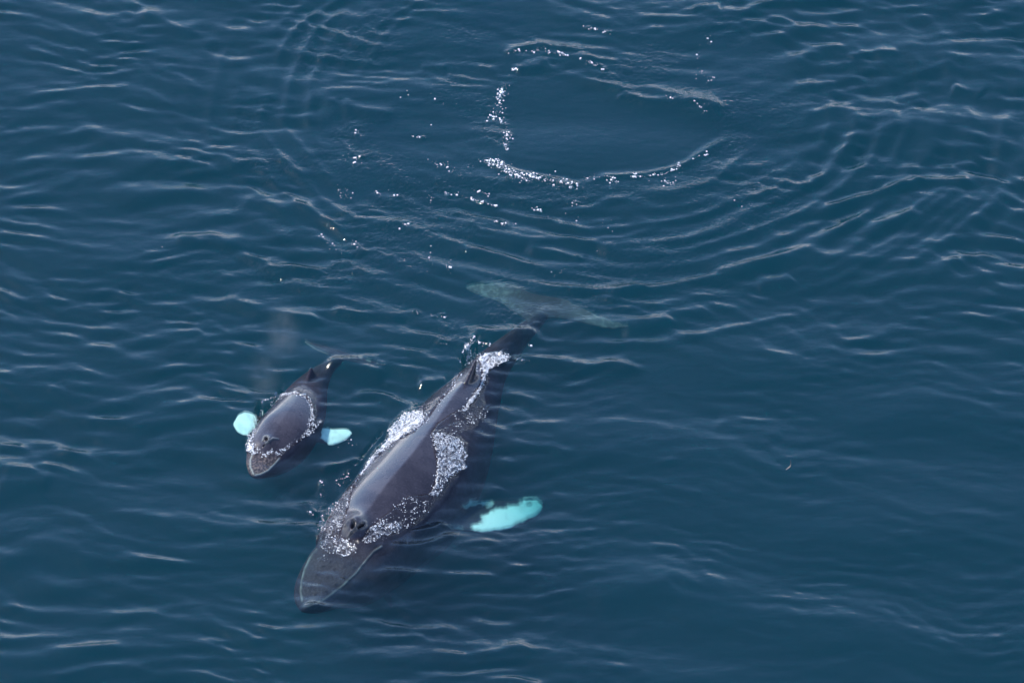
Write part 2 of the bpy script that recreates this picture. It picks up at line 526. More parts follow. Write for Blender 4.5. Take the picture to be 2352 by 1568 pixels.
    edge_f, _ = seg_dist(x, y, [(1069, 661), (1111, 681), (1150, 694), (1181, 722)]); edge_g, _ = seg_dist(x, y, [(1098, 653), (1142, 649), (1199, 654), (1222, 672)])
    rim_f = np.maximum(smooth(5, 1, edge_f), smooth(5, 1, edge_g)) * smooth(.4, .6, fbm(x * .2, y * .2, 2))
    pale = np.maximum(pale, fk * (0.015 + (.04 + .12 * np.maximum(mott, rim_f)) * smooth(1235, 1120, x) + (.045 + .07 * mott) * smooth(1260, 1400, x)))
    hidden = V[:, 2] < -1.6
    pale[hidden & ~flp] = np.maximum(pale[hidden & ~flp], 0.0)
    # scratches along the back
    V = V + Nn * disp[:, None]
    set_coords(me, V)
    for k, v in (('pale', pale), ('dark', dark), ('head', head)):
        set_attr(me, k, np.clip(v, 0, 1))
    return me


CALF_ROWS = [
    (584, 1092, -.12, .04, .03, .04), (588, 1083, -.09, .17, .06, .14), (594, 1070, -.06, .27, .10, .24), (603, 1050, -.01, .40, .16, .38),
    (615, 1022, .14, .53, .30, .5), (632, 990, .25, .64, .43, .62), (658, 950, .29, .70, .50, .68),
    (685, 910, .13, .62, .46, .6), (706, 874, -.12, .46, .38, .45), (727, 850, -.26, .30, .28, .3),
    (752, 832, -.42, .17, .17, .18), (776, 822, -.52, .10, .10, .1), (798, 811, -.58, .05, .03, .03)]


def build_calf():
    body = spine_body(CALF_ROWS, 130, 60, tent=.10)
    l = blade([(600, 1020, 615, 970, -0.47, -0.45), (588, 1003, 598, 955, -0.43, -0.43), (572, 1001, 580, 950, -0.39, -0.39),
               (556, 999, 560, 946, -0.39, -0.39), (543, 990, 547, 954, -0.40, -0.40), (536, 978, 537, 970, -0.41, -0.41)], 0.055)
    r = blade([(690, 1020, 690, 985, -0.49, -0.47), (718, 1016, 722, 994, -0.43, -0.43), (740, 1018, 742, 984, -0.40, -0.40), (762, 1023, 766, 985, -0.40, -0.41),
               (788, 1014, 790, 984, -0.41, -0.41), (803, 1004, 803, 988, -0.42, -0.42), (809, 998, 809, 995, -0.43, -0.43)], 0.055)
    flk = fluke([(776, 824, 800, 810, -.56, -.59), (755, 816, 772, 801, -.56, -.58), (728, 805, 742, 792, -.58, -.60), (707, 793, 714, 783, -.60, -.60), (699, 786, 700, 783, -.61, -.61)],
                [(776, 824, 800, 810, -.56, -.59), (802, 829, 818, 815, -.56, -.58), (838, 836, 850, 826, -.56, -.57), (870, 839, 876, 833, -.57, -.57), (888, 838, 889, 836, -.58, -.58)], 0.035)
    f0, f1, ft = at(700, 884, -.10), at(720, 858, -.24), at(714, 844, .03)
    ang = np.linspace(0, 2 * np.pi, 14, endpoint=False)
    ax = (f1 - f0) / np.linalg.norm(f1 - f0); lat = np.cross(ax, [0, 0, 1.0]); lat /= np.linalg.norm(lat)
    rings = []
    for k in np.linspace(0, 1, 10):
        c = (f0 + f1) / 2 * (1 - k) + ft * k
        half = np.linalg.norm(f1 - f0) / 2 * (1 - k) + 0.03
        rings.append(c + np.cos(ang)[:, None] * ax * half + np.sin(ang)[:, None] * lat * (0.07 * (1 - k) + 0.022))
    me = fuse([body, l, r, loft(rings)] + flk, 0.016, 5)
    V, Nn = coords(me)
    x, y = to_px(V)
    top = (Nn[:, 2] > 0.1) & (V[:, 2] > -.25)
    d = ((x - 619) / 17) ** 2 + ((y - 1018) / 17) ** 2
    V[:, 2] += 0.10 * np.exp(-d) * top
    x, y = to_px(V)
    up = Nn[:, 2] > -0.15
    disp = np.zeros(len(V)); pale = np.zeros(len(V)); dark = np.zeros(len(V))
    for (cx, cy_, a, rx, ry) in ((611.5, 1008, R(5), 2.4, 4.2), (606, 1023, R(40), 1.6, 3.2)):
        dx, dy = x - cx, y - cy_
        u = dx * math.cos(a) + dy * math.sin(a); v = -dx * math.sin(a) + dy * math.cos(a)
        m_ = top * smooth(1.4, 0.5, (u / rx) ** 2 + (v / ry) ** 2)
        dark = np.maximum(dark, m_); disp -= 0.05 * m_
    for li in ([(604, 1012), (607, 1003), (613, 1001), (618, 1006), (617, 1014), (611, 1018)], [(617, 1014), (626, 1007), (638, 1008)]):
        dd, f = seg_dist(x, y, li)
        k = np.exp(-(dd / 1.6) ** 2) * top
        disp += 0.03 * k; pale = np.maximum(pale, 0.09 * k)
    for li in ([(641, 1053), (630, 1066), (616, 1080), (598, 1089), (586, 1091)], [(582, 1040), (575, 1055), (575, 1072), (582, 1088)]):
        dd, f = seg_dist(x, y, li)
        k = np.exp(-(dd / 1.7) ** 2) * up
        pale = np.maximum(pale, 0.32 * k); disp += 0.015 * k
    head = 0.95 * smooth(1036, 1052, y) * up * in_poly(x, y, [(645, 1030), (645, 1055), (630, 1070), (616, 1084), (598, 1092), (560, 1100), (560, 1030)])
    for cx, cy_ in ((596, 1072), (606, 1064), (614, 1070), (590, 1060), (600, 1054), (612, 1056), (622, 1060), (588, 1078), (602, 1080)):
        q = ((x - cx) / 1.9) ** 2 + ((y - cy_) / 1.6) ** 2
        disp += 0.018 * np.exp(-q) * up; dark = np.maximum(dark, .5 * np.exp(-q) * up)
    w_ = fbm(x * .10, y * .14, 4)
    dl = patch(x, y, [(565, 944), (580, 949), (590, 962), (586, 985), (567, 1001), (548, 996), (535, 976), (544, 953)], 4, 2)
    dr = patch(x, y, [(745, 981), (760, 985), (772, 984), (800, 982), (811, 997), (793, 1014), (757, 1027), (748, 1010), (736, 1004)], 5, 2)
    dl = dl * (.85 + .15 * smooth(.35, .55, w_)); dr = dr * (.85 + .15 * smooth(.35, .55, w_))
    flp = V[:, 2] < -.15
    pale = np.maximum(pale, np.maximum(dl, dr) * flp)
    ef, _ = seg_dist(x, y, [(699, 785), (728, 804), (752, 814)]); eg, _ = seg_dist(x, y, [(815, 816), (850, 829), (888, 837)])
    pale = np.maximum(pale, (V[:, 2] < -.38) * (y < 845) * (x < 900) * (.14 * smooth(4, 1, ef) + .18 * smooth(4, 1, eg) * smooth(.45, .6, vnoise(x * .3, y * .3))))
    V = V + Nn * disp[:, None]
    set_coords(me, V)
    for k, v in (('pale', pale), ('dark', dark), ('head', head)):
        set_attr(me, k, np.clip(v, 0, 1))
    return me


me_mother = build_mother()
me_calf = build_calf()
mother = add_obj('humpback_whale', me_mother, M_MOTHER, category='whale',
                 label='large dark humpback whale with its back awash in foam and one white flipper underwater')
calf = add_obj('humpback_calf', me_calf, M_CALF, category='whale',
               label='small humpback calf beside the large whale, ringed with foam, both flippers white')


# ------------------------------------------------------------------ where foam and bare backs are (2352 px view)
MOTHER_BARE = [(783, 1228), (789, 1200), (801, 1165), (806, 1140), (812, 1118), (835, 1085), (865, 1050), (905, 1015), (950, 992), (985, 960),
               (1012, 922), (1038, 892), (1058, 858), (1076, 826), (1090, 815), (1100, 830), (1106, 858), (1102, 880), (1085, 905), (1065, 935), (1035, 950),
               (1005, 970), (989, 992), (995, 1026), (1003, 1070), (1000, 1100), (985, 1133), (940, 1137), (905, 1165), (860, 1200),
               (842, 1215), (835, 1232), (800, 1240)]
CALF_RING = [(585.6, 990.5), (592.4, 960.8), (617.5, 929), (645, 910.6), (674.5, 903.8), (699.6, 910.6), (713, 926.6), (715.6, 949.4), (711, 972),
             (702, 995), (681, 1013), (656, 1029), (640, 1041), (622, 1036), (610.6, 1045), (594.7, 1036), (583, 1022), (585.6, 990.5)]
# foam patches: outline, how dense
MOTHER_FOAM = [
    ([(988, 962), (965, 944), (925, 950), (897, 982), (890, 1012), (855, 1045), (828, 1088), (803, 1130), (795, 1165), (803, 1165), (814, 1118), (838, 1085), (870, 1048), (915, 1012), (965, 985)], 1.0),
    ([(989, 993), (1040, 995), (1068, 1020), (1073, 1074), (1032, 1096), (1010, 1140), (986, 1133), (1001, 1100), (1004, 1070), (995, 1026)], .9),
    ([(985, 1000), (1025, 980), (1075, 962), (1115, 940), (1127, 930), (1118, 955), (1085, 978), (1045, 998)], .45),
    ([(1040, 950), (1075, 932), (1108, 940), (1085, 958), (1045, 965)], .4),
    ([(1124, 845), (1114, 882), (1090, 916), (1068, 945), (1060, 942), (1085, 905), (1104, 872), (1110, 850)], .95),
    ([(1065, 788), (1078, 792), (1096, 815), (1125, 812), (1160, 805), (1174, 820), (1150, 838), (1128, 845), (1108, 856), (1090, 858), (1066, 850), (1062, 830)], .95),
    ([(1066, 840), (1058, 872), (1020, 922), (995, 955), (985, 962), (1008, 925), (1040, 880), (1058, 850)], .8),
    ([(806, 1118), (795, 1128), (770, 1158), (745, 1178), (733, 1190), (731, 1228), (742, 1264), (762, 1264), (790, 1280), (812, 1270), (820, 1256), (800, 1240), (782, 1228), (788, 1200), (800, 1165)], .75),
    ([(760, 1262), (765, 1240), (790, 1236), (815, 1250), (812, 1270), (790, 1280), (770, 1270)], .6),
    ([(836, 1234), (842, 1215), (860, 1200), (905, 1165), (940, 1137), (986, 1134), (1006, 1137), (985, 1168), (950, 1205), (905, 1228), (870, 1240), (840, 1248), (818, 1252)], .42),
    ([(836, 1234), (842, 1215), (870, 1203), (905, 1195), (925, 1208), (900, 1226), (865, 1236), (840, 1246)], .8),
    ([(738, 1100), (752, 1120), (750, 1160), (735, 1168), (729, 1135)], .3),
    ([(765, 1110), (790, 1085), (806, 1080), (800, 1105), (785, 1130), (772, 1128)], .35),
    ([(1172, 822), (1190, 828), (1218, 829), (1208, 836), (1185, 834)], .6),
    ([(735, 1275), (757, 1272), (748, 1286), (736, 1288)], .3),
]
CALF_FOAM_LINES = [(CALF_RING, 6.5, .95), ([(716, 940), (722, 960), (718, 975), (735, 968), (722, 985), (705, 1000)], 4, .5),
                   ([(583, 1022), (575, 1030), (568, 1034)], 4, .5), ([(575, 1000), (572, 1028), (585, 1040)], 7, .5)]
RING_LINES = [   # dotted foam about the smooth slick, some beads standing for sun glints: line, half width, beads
    ([(1190, 150), (1179, 161), (1167, 182)], 6, 16), ([(1155, 200), (1152, 215), (1146, 232)], 9, 90), ([(1140, 239), (1140, 262), (1130, 275)], 13, 45),
    ([(1146, 269), (1155, 288)], 6, 26), ([(1160, 300), (1166, 318)], 8, 46), ([(1164, 325), (1162, 348)], 6, 34),
    ([(1116, 371), (1140, 378), (1164, 392)], 10, 130), ([(1152, 374), (1166, 388)], 7, 50), ([(1164, 392), (1191, 404), (1215, 415)], 9, 130),
    ([(1195, 400), (1230, 404)], 7, 60), ([(1215, 404), (1260, 413), (1324, 424)], 9, 130), ([(1270, 425), (1322, 432)], 6, 34),
    ([(1320, 422), (1359, 407), (1400, 405)], 5, 24), ([(1400, 410), (1420, 420)], 9, 34), ([(1448, 400), (1462, 408)], 6, 18),
    ([(1455, 407), (1515, 401), (1560, 386)], 5, 60), ([(1515, 412), (1550, 425)], 8, 30), ([(1550, 372), (1563, 382)], 8, 16),
    ([(1590, 366), (1628, 354)], 4, 12), ([(1164, 119), (1242, 117), (1296, 126)], 6, 56), ([(1280, 120), (1300, 128)], 4, 20),
    ([(1330, 134), (1352, 142), (1376, 156), (1392, 162)], 4, 40), ([(1345, 64), (1372, 68), (1399, 78)], 4, 28),
    ([(1018, 440), (1035, 450)], 4, 16), ([(1048, 446), (1085, 458), (1110, 466), (1140, 474)], 3.5, 54), ([(1090, 437), (1128, 450)], 3, 20),
    ([(1140, 508), (1156, 514)], 4, 16), ([(1150, 512), (1192, 516)], 5, 8), ([(1225, 480), (1245, 484)], 7, 24), ([(1315, 462), (1330, 470)], 6, 12),
    ([(1110, 360), (1060, 395), (1010, 380), (980, 372)], 14, 34), ([(940, 312), (972, 317)], 3, 9), ([(800, 310), (830, 300)], 8, 8),
    ([(785, 350), (815, 372), (830, 362)], 22, 20), ([(780, 440), (800, 450)], 10, 22), ([(862, 442), (878, 446)], 6, 9), ([(905, 448), (920, 452)], 4, 7),
    ([(925, 515), (945, 520)], 8, 16), ([(990, 452), (998, 490)], 9, 7), ([(1030, 605), (1028, 622)], 7, 16), ([(750, 555), (775, 572)], 16, 18), ([(800, 560), (850, 570)], 12, 12),
    ([(1615, 80), (1628, 100), (1600, 130)], 10, 16), ([(1605, 140), (1612, 165), (1635, 185)], 9, 22), ([(1595, 235), (1620, 255)], 5, 14),
    ([(1520, 218), (1545, 226)], 4, 8), ([(950, 712), (965, 718)], 3, 6), ([(995, 724), (1028, 728)], 4, 10), ([(1085, 782), (1125, 792)], 5, 36),
    ([(1010, 788), (1022, 790)], 3, 4), ([(1210, 785), (1225, 802)], 7, 8), ([(1260, 500), (1420, 520)], 30, 12), ([(900, 200), (1060, 250)], 40, 10),
    ([(1680, 460), (1720, 475)], 12, 8), ([(1250, 640), (1300, 620)], 16, 8), ([(372, 566), (375, 568)], 1, 2), ([(930, 560), (1010, 600)], 30, 8),
    ([(800, 1010), (830, 1050)], 22, 8), ([(700, 1170), (720, 1182)], 3, 9), ([(736, 1103), (740, 1108)], 2, 6),
]
SLICK = [(1180, 160), (1290, 178), (1425, 218), (1545, 240), (1662, 268), (1675, 318), (1620, 360), (1540, 395), (1400, 408), (1320, 418), (1215, 400), (1166, 388), (1168, 340), (1160, 280), (1155, 220)]
# crests that show as pale streaks: line, height, half width (m)
CRESTS = [
    ([(305, 28), (360, 45), (410, 66), (470, 74)], .05, .22), ([(1150, 132), (1240, 110), (1330, 128), (1395, 165)], .05, .20),
    ([(1325, 428), (1400, 409), (1455, 404), (1515, 398), (1560, 384), (1600, 362), (1640, 340), (1678, 306)], .035, .11), ([(1150, 372), (1166, 392), (1215, 408), (1270, 416), (1330, 428)], .03, .10),
    ([(1180, 165), (1215, 158), (1262, 142)], .04, .16), ([(1290, 172), (1350, 188), (1425, 215), (1479, 233), (1545, 236), (1596, 242), (1675, 266)], .06, .22),
    ([(1470, 205), (1540, 218), (1620, 240), (1670, 260)], .04, .15), ([(505, 678), (560, 700), (620, 722), (745, 733)], .06, .22),
    ([(760, 706), (850, 724), (935, 736)], .045, .18), ([(820, 750), (910, 768), (985, 778), (1060, 779), (1115, 786)], .05, .18),
    ([(1075, 770), (1120, 772), (1180, 769), (1245, 764)], .085, .24), ([(1172, 818), (1230, 826), (1320, 838), (1400, 842), (1480, 834)], .065, .24),
    ([(1390, 698), (1440, 668), (1490, 656)], .055, .22), ([(1430, 768), (1490, 754), (1545, 733)], .05, .2), ([(1600, 630), (1690, 619), (1760, 606), (1830, 590), (1910, 566)], .055, .22),
    ([(1740, 650), (1785, 645), (1825, 638)], .035, .22), ([(1210, 572), (1290, 583), (1345, 594)], .05, .2), ([(1370, 576), (1450, 577), (1545, 568)], .04, .2),
    ([(1960, 532), (2050, 515), (2120, 488)], .045, .2), ([(1940, 128), (2000, 126), (2070, 126)], .045, .18), ([(2180, 205), (2260, 216)], .045, .18),
    ([(740, 838), (800, 849), (885, 860)], .075, .24), ([(965, 884), (1025, 879)], .05, .16), ([(395, 540), (460, 552), (570, 556)], .05, .22),
    ([(2060, 440), (2120, 408)], .05, .2), ([(1180, 520), (1090, 500), (1010, 480)], .035, .16), ([(1040, 500), (1120, 535), (1200, 555), (1280, 560)], .045, .18),
    ([(540, 460), (620, 475), (740, 480)], .04, .25), ([(1580, 18), (1660, 20)], .04, .2), ([(700, 220), (800, 250), (920, 262)], .035, .25),
    ([(960, 150), (1030, 156)], .03, .15), ([(1160, 1110), (1130, 1130), (1060, 1170)], .03, .2), ([(930, 1224), (985, 1215), (1035, 1190)], .05, .14),
    ([(1060, 905), (1085, 893)], .04, .10), ([(925, 960), (960, 940), (1000, 925)], .05, .12), ([(740, 1085), (760, 1070), (830, 1060)], .04, .12),
    ([(1270, 545), (1400, 548), (1520, 520)], .03, .15), ([(1460, 445), (1560, 440), (1660, 400), (1740, 330)], .03, .15), ([(1700, 480), (1800, 420), (1850, 350)], .035, .2),
    ([(700, 1150), (712, 1172), (730, 1182)], .03, .1), ([(870, 1262), (960, 1258), (1060, 1225)], .03, .14), ([(820, 1335), (960, 1320), (1080, 1328), (1250, 1315)], .03, .22),
    ([(690, 1395), (760, 1400), (860, 1405)], .03, .14), ([(0, 1100), (120, 1110)], .035, .3), ([(1640, 955), (1800, 1000)], .03, .3), ([(1340, 1380), (1560, 1330)], .03, .35),
]

# ------------------------------------------------------------------ the sea surface
FX, FY = 12.9, (-14.6, 16.6)
DX, DY = 0.030, 0.036


def axis(lo, hi, d):
    core = np.arange(lo, hi + d, d)
    out = []; s = d; p = 0.0
    while p < 6000:
        s *= 1.22; p += s; out.append(p)
    out = np.array(out)
    return np.concatenate([core[0] - out[::-1], core, core[-1] + out])


GX = axis(-FX, FX, DX); GY = axis(FY[0], FY[1], DY)
X, Y = np.meshgrid(GX, GY)          # rows are y
CORE = smooth(5.0, 0.3, np.maximum(np.abs(X) - FX, 0)) * smooth(6, .3, np.maximum(np.maximum(FY[0] - Y, Y - FY[1]), 0))
H = np.zeros(X.shape)
iy = np.where((GY > FY[0] - 7) & (GY < FY[1] + 7))[0]; ix = np.where((GX > -FX - 6) & (GX < FX + 6))[0]
SL = np.s_[iy[0]:iy[-1] + 1, ix[0]:ix[-1] + 1]
xs, ys = X[SL], Y[SL]
PX, PY = to_px(np.stack([xs, ys, np.zeros_like(xs)], -1))

# warp so the crests meander
wx = xs + 0.5 * (fbm(xs * .35, ys * .35, 2) - .5) * 2; wy = ys + 0.7 * (fbm(xs * .3 + 40, ys * .3 + 11, 2) - .5) * 2
bg_w = np.zeros_like(xs)


def wave_group(n, l0, l1, th0, spread, slope):
    s = np.zeros_like(xs)
    for _ in range(n):
        L = math.exp(rng.uniform(math.log(l0), math.log(l1))); k = 2 * np.pi / L
        th = th0 + rng.normal() * spread
        s += (slope / k) * np.sin(k * (wx * math.sin(th) + wy * math.cos(th)) + rng.uniform(0, 6.283))
    return s / math.sqrt(n) * math.sqrt(2)


def peaked(h, k):
    s = h.std() * k
    return s * (np.exp(h / s) - 1) * .8


swell = wave_group(12, 1.8, 6.0, R(12), R(14), .055)
chop = peaked(wave_group(44, 0.6, 1.7, R(11), R(16), .12), 6.0)
fine = wave_group(34, 0.32, 0.75, R(6), R(20), .10)
soft = wave_group(40, 0.42, 1.0, R(8), R(15), .095)
cross = peaked(wave_group(26, 0.55, 1.25, R(-20), R(12), .19), 4.0)
env1 = smooth(.32, .68, fbm(xs * .2 + 5, ys * .3 + 3, 3))
env3 = smooth(.30, .62, fbm(xs * 1.0 + 70, ys * 1.0 + 31, 2))
env2 = smooth(.35, .7, fbm(xs * .5 + 25, ys * .6 + 8, 2))
right_top = smooth(1480, 1950, PX - (PY - 300) * .3) * smooth(820, 420, PY)
low_right = smooth(1150, 1500, PX) * smooth(640, 950, PY)
slick_in = in_poly(PX, PY, SLICK).astype(float)
dsl, _ = seg_dist(PX, PY, SLICK + [SLICK[0]])
slick = np.where(slick_in > 0, smooth(0, 26, dsl), 0)
near = smooth(1050, 520, np.hypot((PX - 1360) * .95, (PY - 240) * 1.74))      # water the slick has smoothed
disturbed = smooth(820, 380, np.hypot((PX - 1180) * .8, (PY - 400) * 1.5))
H0 = swell + chop * (.30 + .9 * env1) * (.25 + .95 * env3) * (1 - .9 * slick) * (1 - .6 * near) * (1 - .55 * low_right) * (1 - .5 * right_top) \
    + soft * (.35 + .8 * smooth(.3, .65, fbm(xs * .8 + 3, ys * .7 + 50, 2))) * (1 - slick) * (1 - .6 * near) * (1 - .6 * low_right) * (1 - .35 * smooth(900, 1400, PY)) \
    + fine * (.2 + 1.0 * env2) * (1 - slick) * (1 - .5 * low_right) + cross * right_top * (.35 + .8 * env2)
# rings spreading from the slick, in wave packets that wander and break up along the arc
for (cx, cy_, r0, r1, l0, l1, sl, az0, wid) in (
        (1370, 215, 4.6, 11.5, .50, .85, .23, R(-55), R(75)), (1350, 225, 4.6, 12.5, .75, 1.3, .25, R(-70), R(80)), (1360, 205, 6.0, 12.5, .6, .9, .22, R(-15), R(45)),
        (1340, 230, 5.0, 10.2, .45, .72, .27, R(-172), R(65)), (1350, 200, 3.0, 5.4, .26, .40, .10, R(-85), R(60)), (1360, 210, 5.2, 8.2, .4, .6, .10, R(75), R(70))):
    c = at(cx, cy_)
    ra = np.hypot(xs - c[0], ys - c[1])
    an = np.arctan2(ys - c[1], xs - c[0])
    rw = ra + .30 * (fbm(xs * .45 + cx, ys * .45, 2) - .5) * 2 + .10 * np.sin(an * 5 + cx)
    dz = np.abs((an - az0 + np.pi) % (2 * np.pi) - np.pi)
    f = np.clip((rw - r0) / (r1 - r0), 0, 1)
    lam = l0 + (l1 - l0) * f
    ph = 2 * np.pi * (r1 - r0) / (l1 - l0) * np.log(lam / l0)
    e = smooth(r0, r0 + 1.0, rw) * smooth(r1, r1 - 2.2, rw) * smooth(wid * 1.25, wid * .55, dz)
    e = e * smooth(.30, .68, fbm(an * ra * .28 + cx * .1, rw * 1.1 + cy_, 2)) * 1.15
    hr = 1.5 * (np.exp(.55 * np.sin(ph)) - 1.08)
    H0 += 1.34 * sl * lam / (2 * np.pi) * .62 * e * hr
for line, amp, hw in CRESTS:
    q = at([p[0] for p in line], [p[1] for p in line])
    q = catmull(q[:, :2], len(line) * 6)
    x0, x1, y0, y1 = q[:, 0].min() - 1.5, q[:, 0].max() + 1.5, q[:, 1].min() - 1.5, q[:, 1].max() + 1.5
    b = np.where((ys[:, 0] > y0) & (ys[:, 0] < y1))[0]; a = np.where((xs[0] > x0) & (xs[0] < x1))[0]
    s2 = np.s_[b[0]:b[-1] + 1, a[0]:a[-1] + 1]
    d, f = seg_dist(xs[s2] + .25 * (fbm(xs[s2] * 1.3, ys[s2] * 1.3, 2) - .5), ys[s2] + .25 * (fbm(xs[s2] * 1.3 + 9, ys[s2] * 1.3, 2) - .5), [tuple(v) for v in q])
    H0[s2] += amp * np.exp(-(d / (hw * 1.3)) ** 1.7) * smooth(0, .18, f) * smooth(1, .82, f) * 1.7 - .3 * amp * np.exp(-(d / (hw * 3)) ** 2) * smooth(0, .2, f) * smooth(1, .8, f)
for gx, gy in ((950, 714), (958, 717), (997, 726), (1015, 721), (1023, 728), (1012, 788), (1060, 791), (1088, 783), (1102, 789), (1112, 785), (1122, 792), (1172, 793),
               (1033, 449), (831, 362), (915, 450), (1146, 511), (1152, 511), (1388, 161), (1376, 154), (1397, 77), (1352, 65), (1242, 481), (1110, 466), (1122, 470), (1135, 474), (1098, 462),
               (1283, 433), (1320, 424), (1290, 413), (1168, 418), (1262, 414), (1138, 378), (1425, 226), (1322, 466), (972, 317), (737, 1106), (1208, 412), (1228, 408)):
    g = at(gx, gy); rr = rng.uniform(.055, .09); aa = rr * rng.uniform(.50, .62)  # small hump added to the water, shaped to catch one sun glint
    b = np.where(np.abs(ys[:, 0] - g[1]) < .6)[0]; a = np.where(np.abs(xs[0] - g[0]) < .6)[0]
    s2 = np.s_[b[0]:b[-1] + 1, a[0]:a[-1] + 1]
    H0[s2] += aa * np.exp(-((xs[s2] - g[0]) ** 2 + (ys[s2] - g[1]) ** 2) / rr ** 2)
rough = .12 * env2 + .7 * disturbed * (1 - slick) * smooth(.3, .7, fbm(xs * .8, ys * .8, 3))
foam = np.zeros_like(xs)


# the whales lift and part the water
def part_water(me, bare, film):
    global H0
    V, _ = coords(me)
    tri = [tuple(p.vertices) for p in me.polygons]
    bvh = BVHTree.FromPolygons([Vector(v) for v in V], tri)
    x0, x1, y0, y1 = V[:, 0].min() - .1, V[:, 0].max() + .1, V[:, 1].min() - .1, V[:, 1].max() + .1
    b = np.where((ys[:, 0] > y0) & (ys[:, 0] < y1))[0]; a = np.where((xs[0] > x0) & (xs[0] < x1))[0]
    s2 = np.s_[b[0]:b[-1] + 1, a[0]:a[-1] + 1]
    B = np.full(xs[s2].shape, -9.0)
    dn = Vector((0, 0, -1))
    xx, yy = xs[s2], ys[s2]
    for i in range(B.shape[0]):
        for j in range(B.shape[1]):
            h = bvh.ray_cast(Vector((xx[i, j], yy[i, j], 4.0)), dn, 5.2)
            if h[0] is not None:
                B[i, j] = h[0].z
    px, py = to_px(np.stack([xx, yy, B], -1))
    m = (in_poly(px, py, bare) & (B > -.6)).astype(float)
    for _ in range(2):
        p = np.pad(m, 1, mode='edge')
        m = (p[:-2, 1:-1] + p[2:, 1:-1] + p[1:-1, :-2] + p[1:-1, 2:] + p[1:-1, 1:-1]) / 5
    h = H0[s2]
    film = film * (1 + 2.6 * smooth(1235, 1275, py))
    wet = np.maximum(h, B + film * (.5 + 1.0 * fbm(xx * 2.2, yy * 2.8, 3)))
    dry = np.maximum(B - .14, h - .5)
    dry = np.minimum(dry, B - .05)
    has = B > -.8
    H0[s2] = np.where(has, wet * (1 - m) + dry * m, h)
    S = H0.copy()
    S[s2] = np.maximum(H0[s2], B)
    return s2, B


def mark_bare(me, poly):
    V, _ = coords(me)
    x, y = to_px(V)
    set_attr(me, 'bare', (in_poly(x, y, poly) & (V[:, 2] > -.35)).astype(float))


mark_bare(me_mother, MOTHER_BARE); mark_bare(me_calf, CALF_RING)
bareM, BM = part_water(me_mother, MOTHER_BARE, .035)
bareC, BC = part_water(me_calf, CALF_RING, .02)
SURF = H0.copy()
SURF[bareM] = np.maximum(SURF[bareM], BM); SURF[bareC] = np.maximum(SURF[bareC], BC)

PXs, PYs = to_px(np.stack([xs, ys, H0], -1))
nz = fbm(xs * 4, ys * 4, 3)
for poly, dens in MOTHER_FOAM:
    p = np.array(poly)
    bb = (PXs > p[:, 0].min() - 12) & (PXs < p[:, 0].max() + 12) & (PYs > p[:, 1].min() - 12) & (PYs < p[:, 1].max() + 12)
    qx, qy = PXs[bb], PYs[bb]
    ins = in_poly(qx + (nz[bb] - .5) * 24, qy + (nz[bb] - .5) * -18, poly)
    d, _ = seg_dist(qx, qy, poly + [poly[0]])
    foam[bb] = np.maximum(foam[bb], np.where(ins, dens, dens * .5 * smooth(8, 0, d)))
for line, hw, dens in CALF_FOAM_LINES:
    p = np.array(line)
    bb = (PXs > p[:, 0].min() - 15) & (PXs < p[:, 0].max() + 15) & (PYs > p[:, 1].min() - 15) & (PYs < p[:, 1].max() + 15)
    d, _ = seg_dist(PXs[bb], PYs[bb], line)
    foam[bb] = np.maximum(foam[bb], dens * smooth(hw * 1.2, hw * .6, d + (nz[bb] - .5) * 4))
for line, hw, n in RING_LINES:
    p = np.array(line)
    bb = (PXs > p[:, 0].min() - 20) & (PXs < p[:, 0].max() + 20) & (PYs > p[:, 1].min() - 20) & (PYs < p[:, 1].max() + 20)
    d, _ = seg_dist(PXs[bb], PYs[bb], line)
    foam[bb] = np.maximum(foam[bb], min(.55, n / 200) * smooth(hw * 1.5, 0, d))

H0 += np.clip(foam, 0, 1) * ((fbm(xs * 5, ys * 5, 3) - .45) * .09 + (fbm(xs * 13 + 4, ys * 13, 2) - .45) * .05)
SURF = np.maximum(SURF, H0)
H[SL] = H0 * CORE[SL]
ROUGH = np.full(X.shape, .25); ROUGH[SL] = np.maximum(rough, np.clip(foam * 1.6, 0, 1.3))
FOAM = np.zeros(X.shape); FOAM[SL] = foam
ny, nx = X.shape
V = np.stack([X, Y, H], -1).reshape(-1, 3)
idx = np.arange(ny * nx).reshape(ny, nx)
quads = np.stack([idx[:-1, :-1], idx[:-1, 1:], idx[1:, 1:], idx[1:, :-1]], -1).reshape(-1, 4)
# close the body of water with sides and a deep floor
edge = np.concatenate([idx[0, :], idx[1:, -1], idx[-1, -2::-1], idx[-2:0:-1, 0]])
low = V[edge].copy(); low[:, 2] = -60.0
b0 = len(V); k = np.arange(len(edge)); k1 = (k + 1) % len(edge)
side = np.stack([edge[k], b0 + k, b0 + k1, edge[k1]], -1)
ctr = np.array([[0, 0, -60.0]])
V = np.vstack([V, low, ctr])
cq = b0 + len(edge)
fl = np.stack([b0 + k1[::2], b0 + k[::2], np.full(len(k[::2]), cq), b0 + (k[::2] + 2) % len(edge)], -1)
quads = np.vstack([quads, side, fl])
me_w = make_mesh('water', V, tris=quads)
pad = len(V) - ny * nx
set_attr(me_w, 'rough', np.concatenate([ROUGH.ravel(), np.zeros(pad)]))
set_attr(me_w, 'foam', np.concatenate([FOAM.ravel(), np.zeros(pad)]))
water = add_obj('water', me_w, M_WATER, kind='structure')

# ------------------------------------------------------------------ foam beads
ICO_V, ICO_F = None, None
bm = bmesh.new(); bmesh.ops.create_icosphere(bm, subdivisions=1, radius=1.0)
ICO_V = np.array([v.co[:] for v in bm.verts]); ICO_F = np.array([[v.index for v in f.verts] for f in bm.faces]); bm.free()


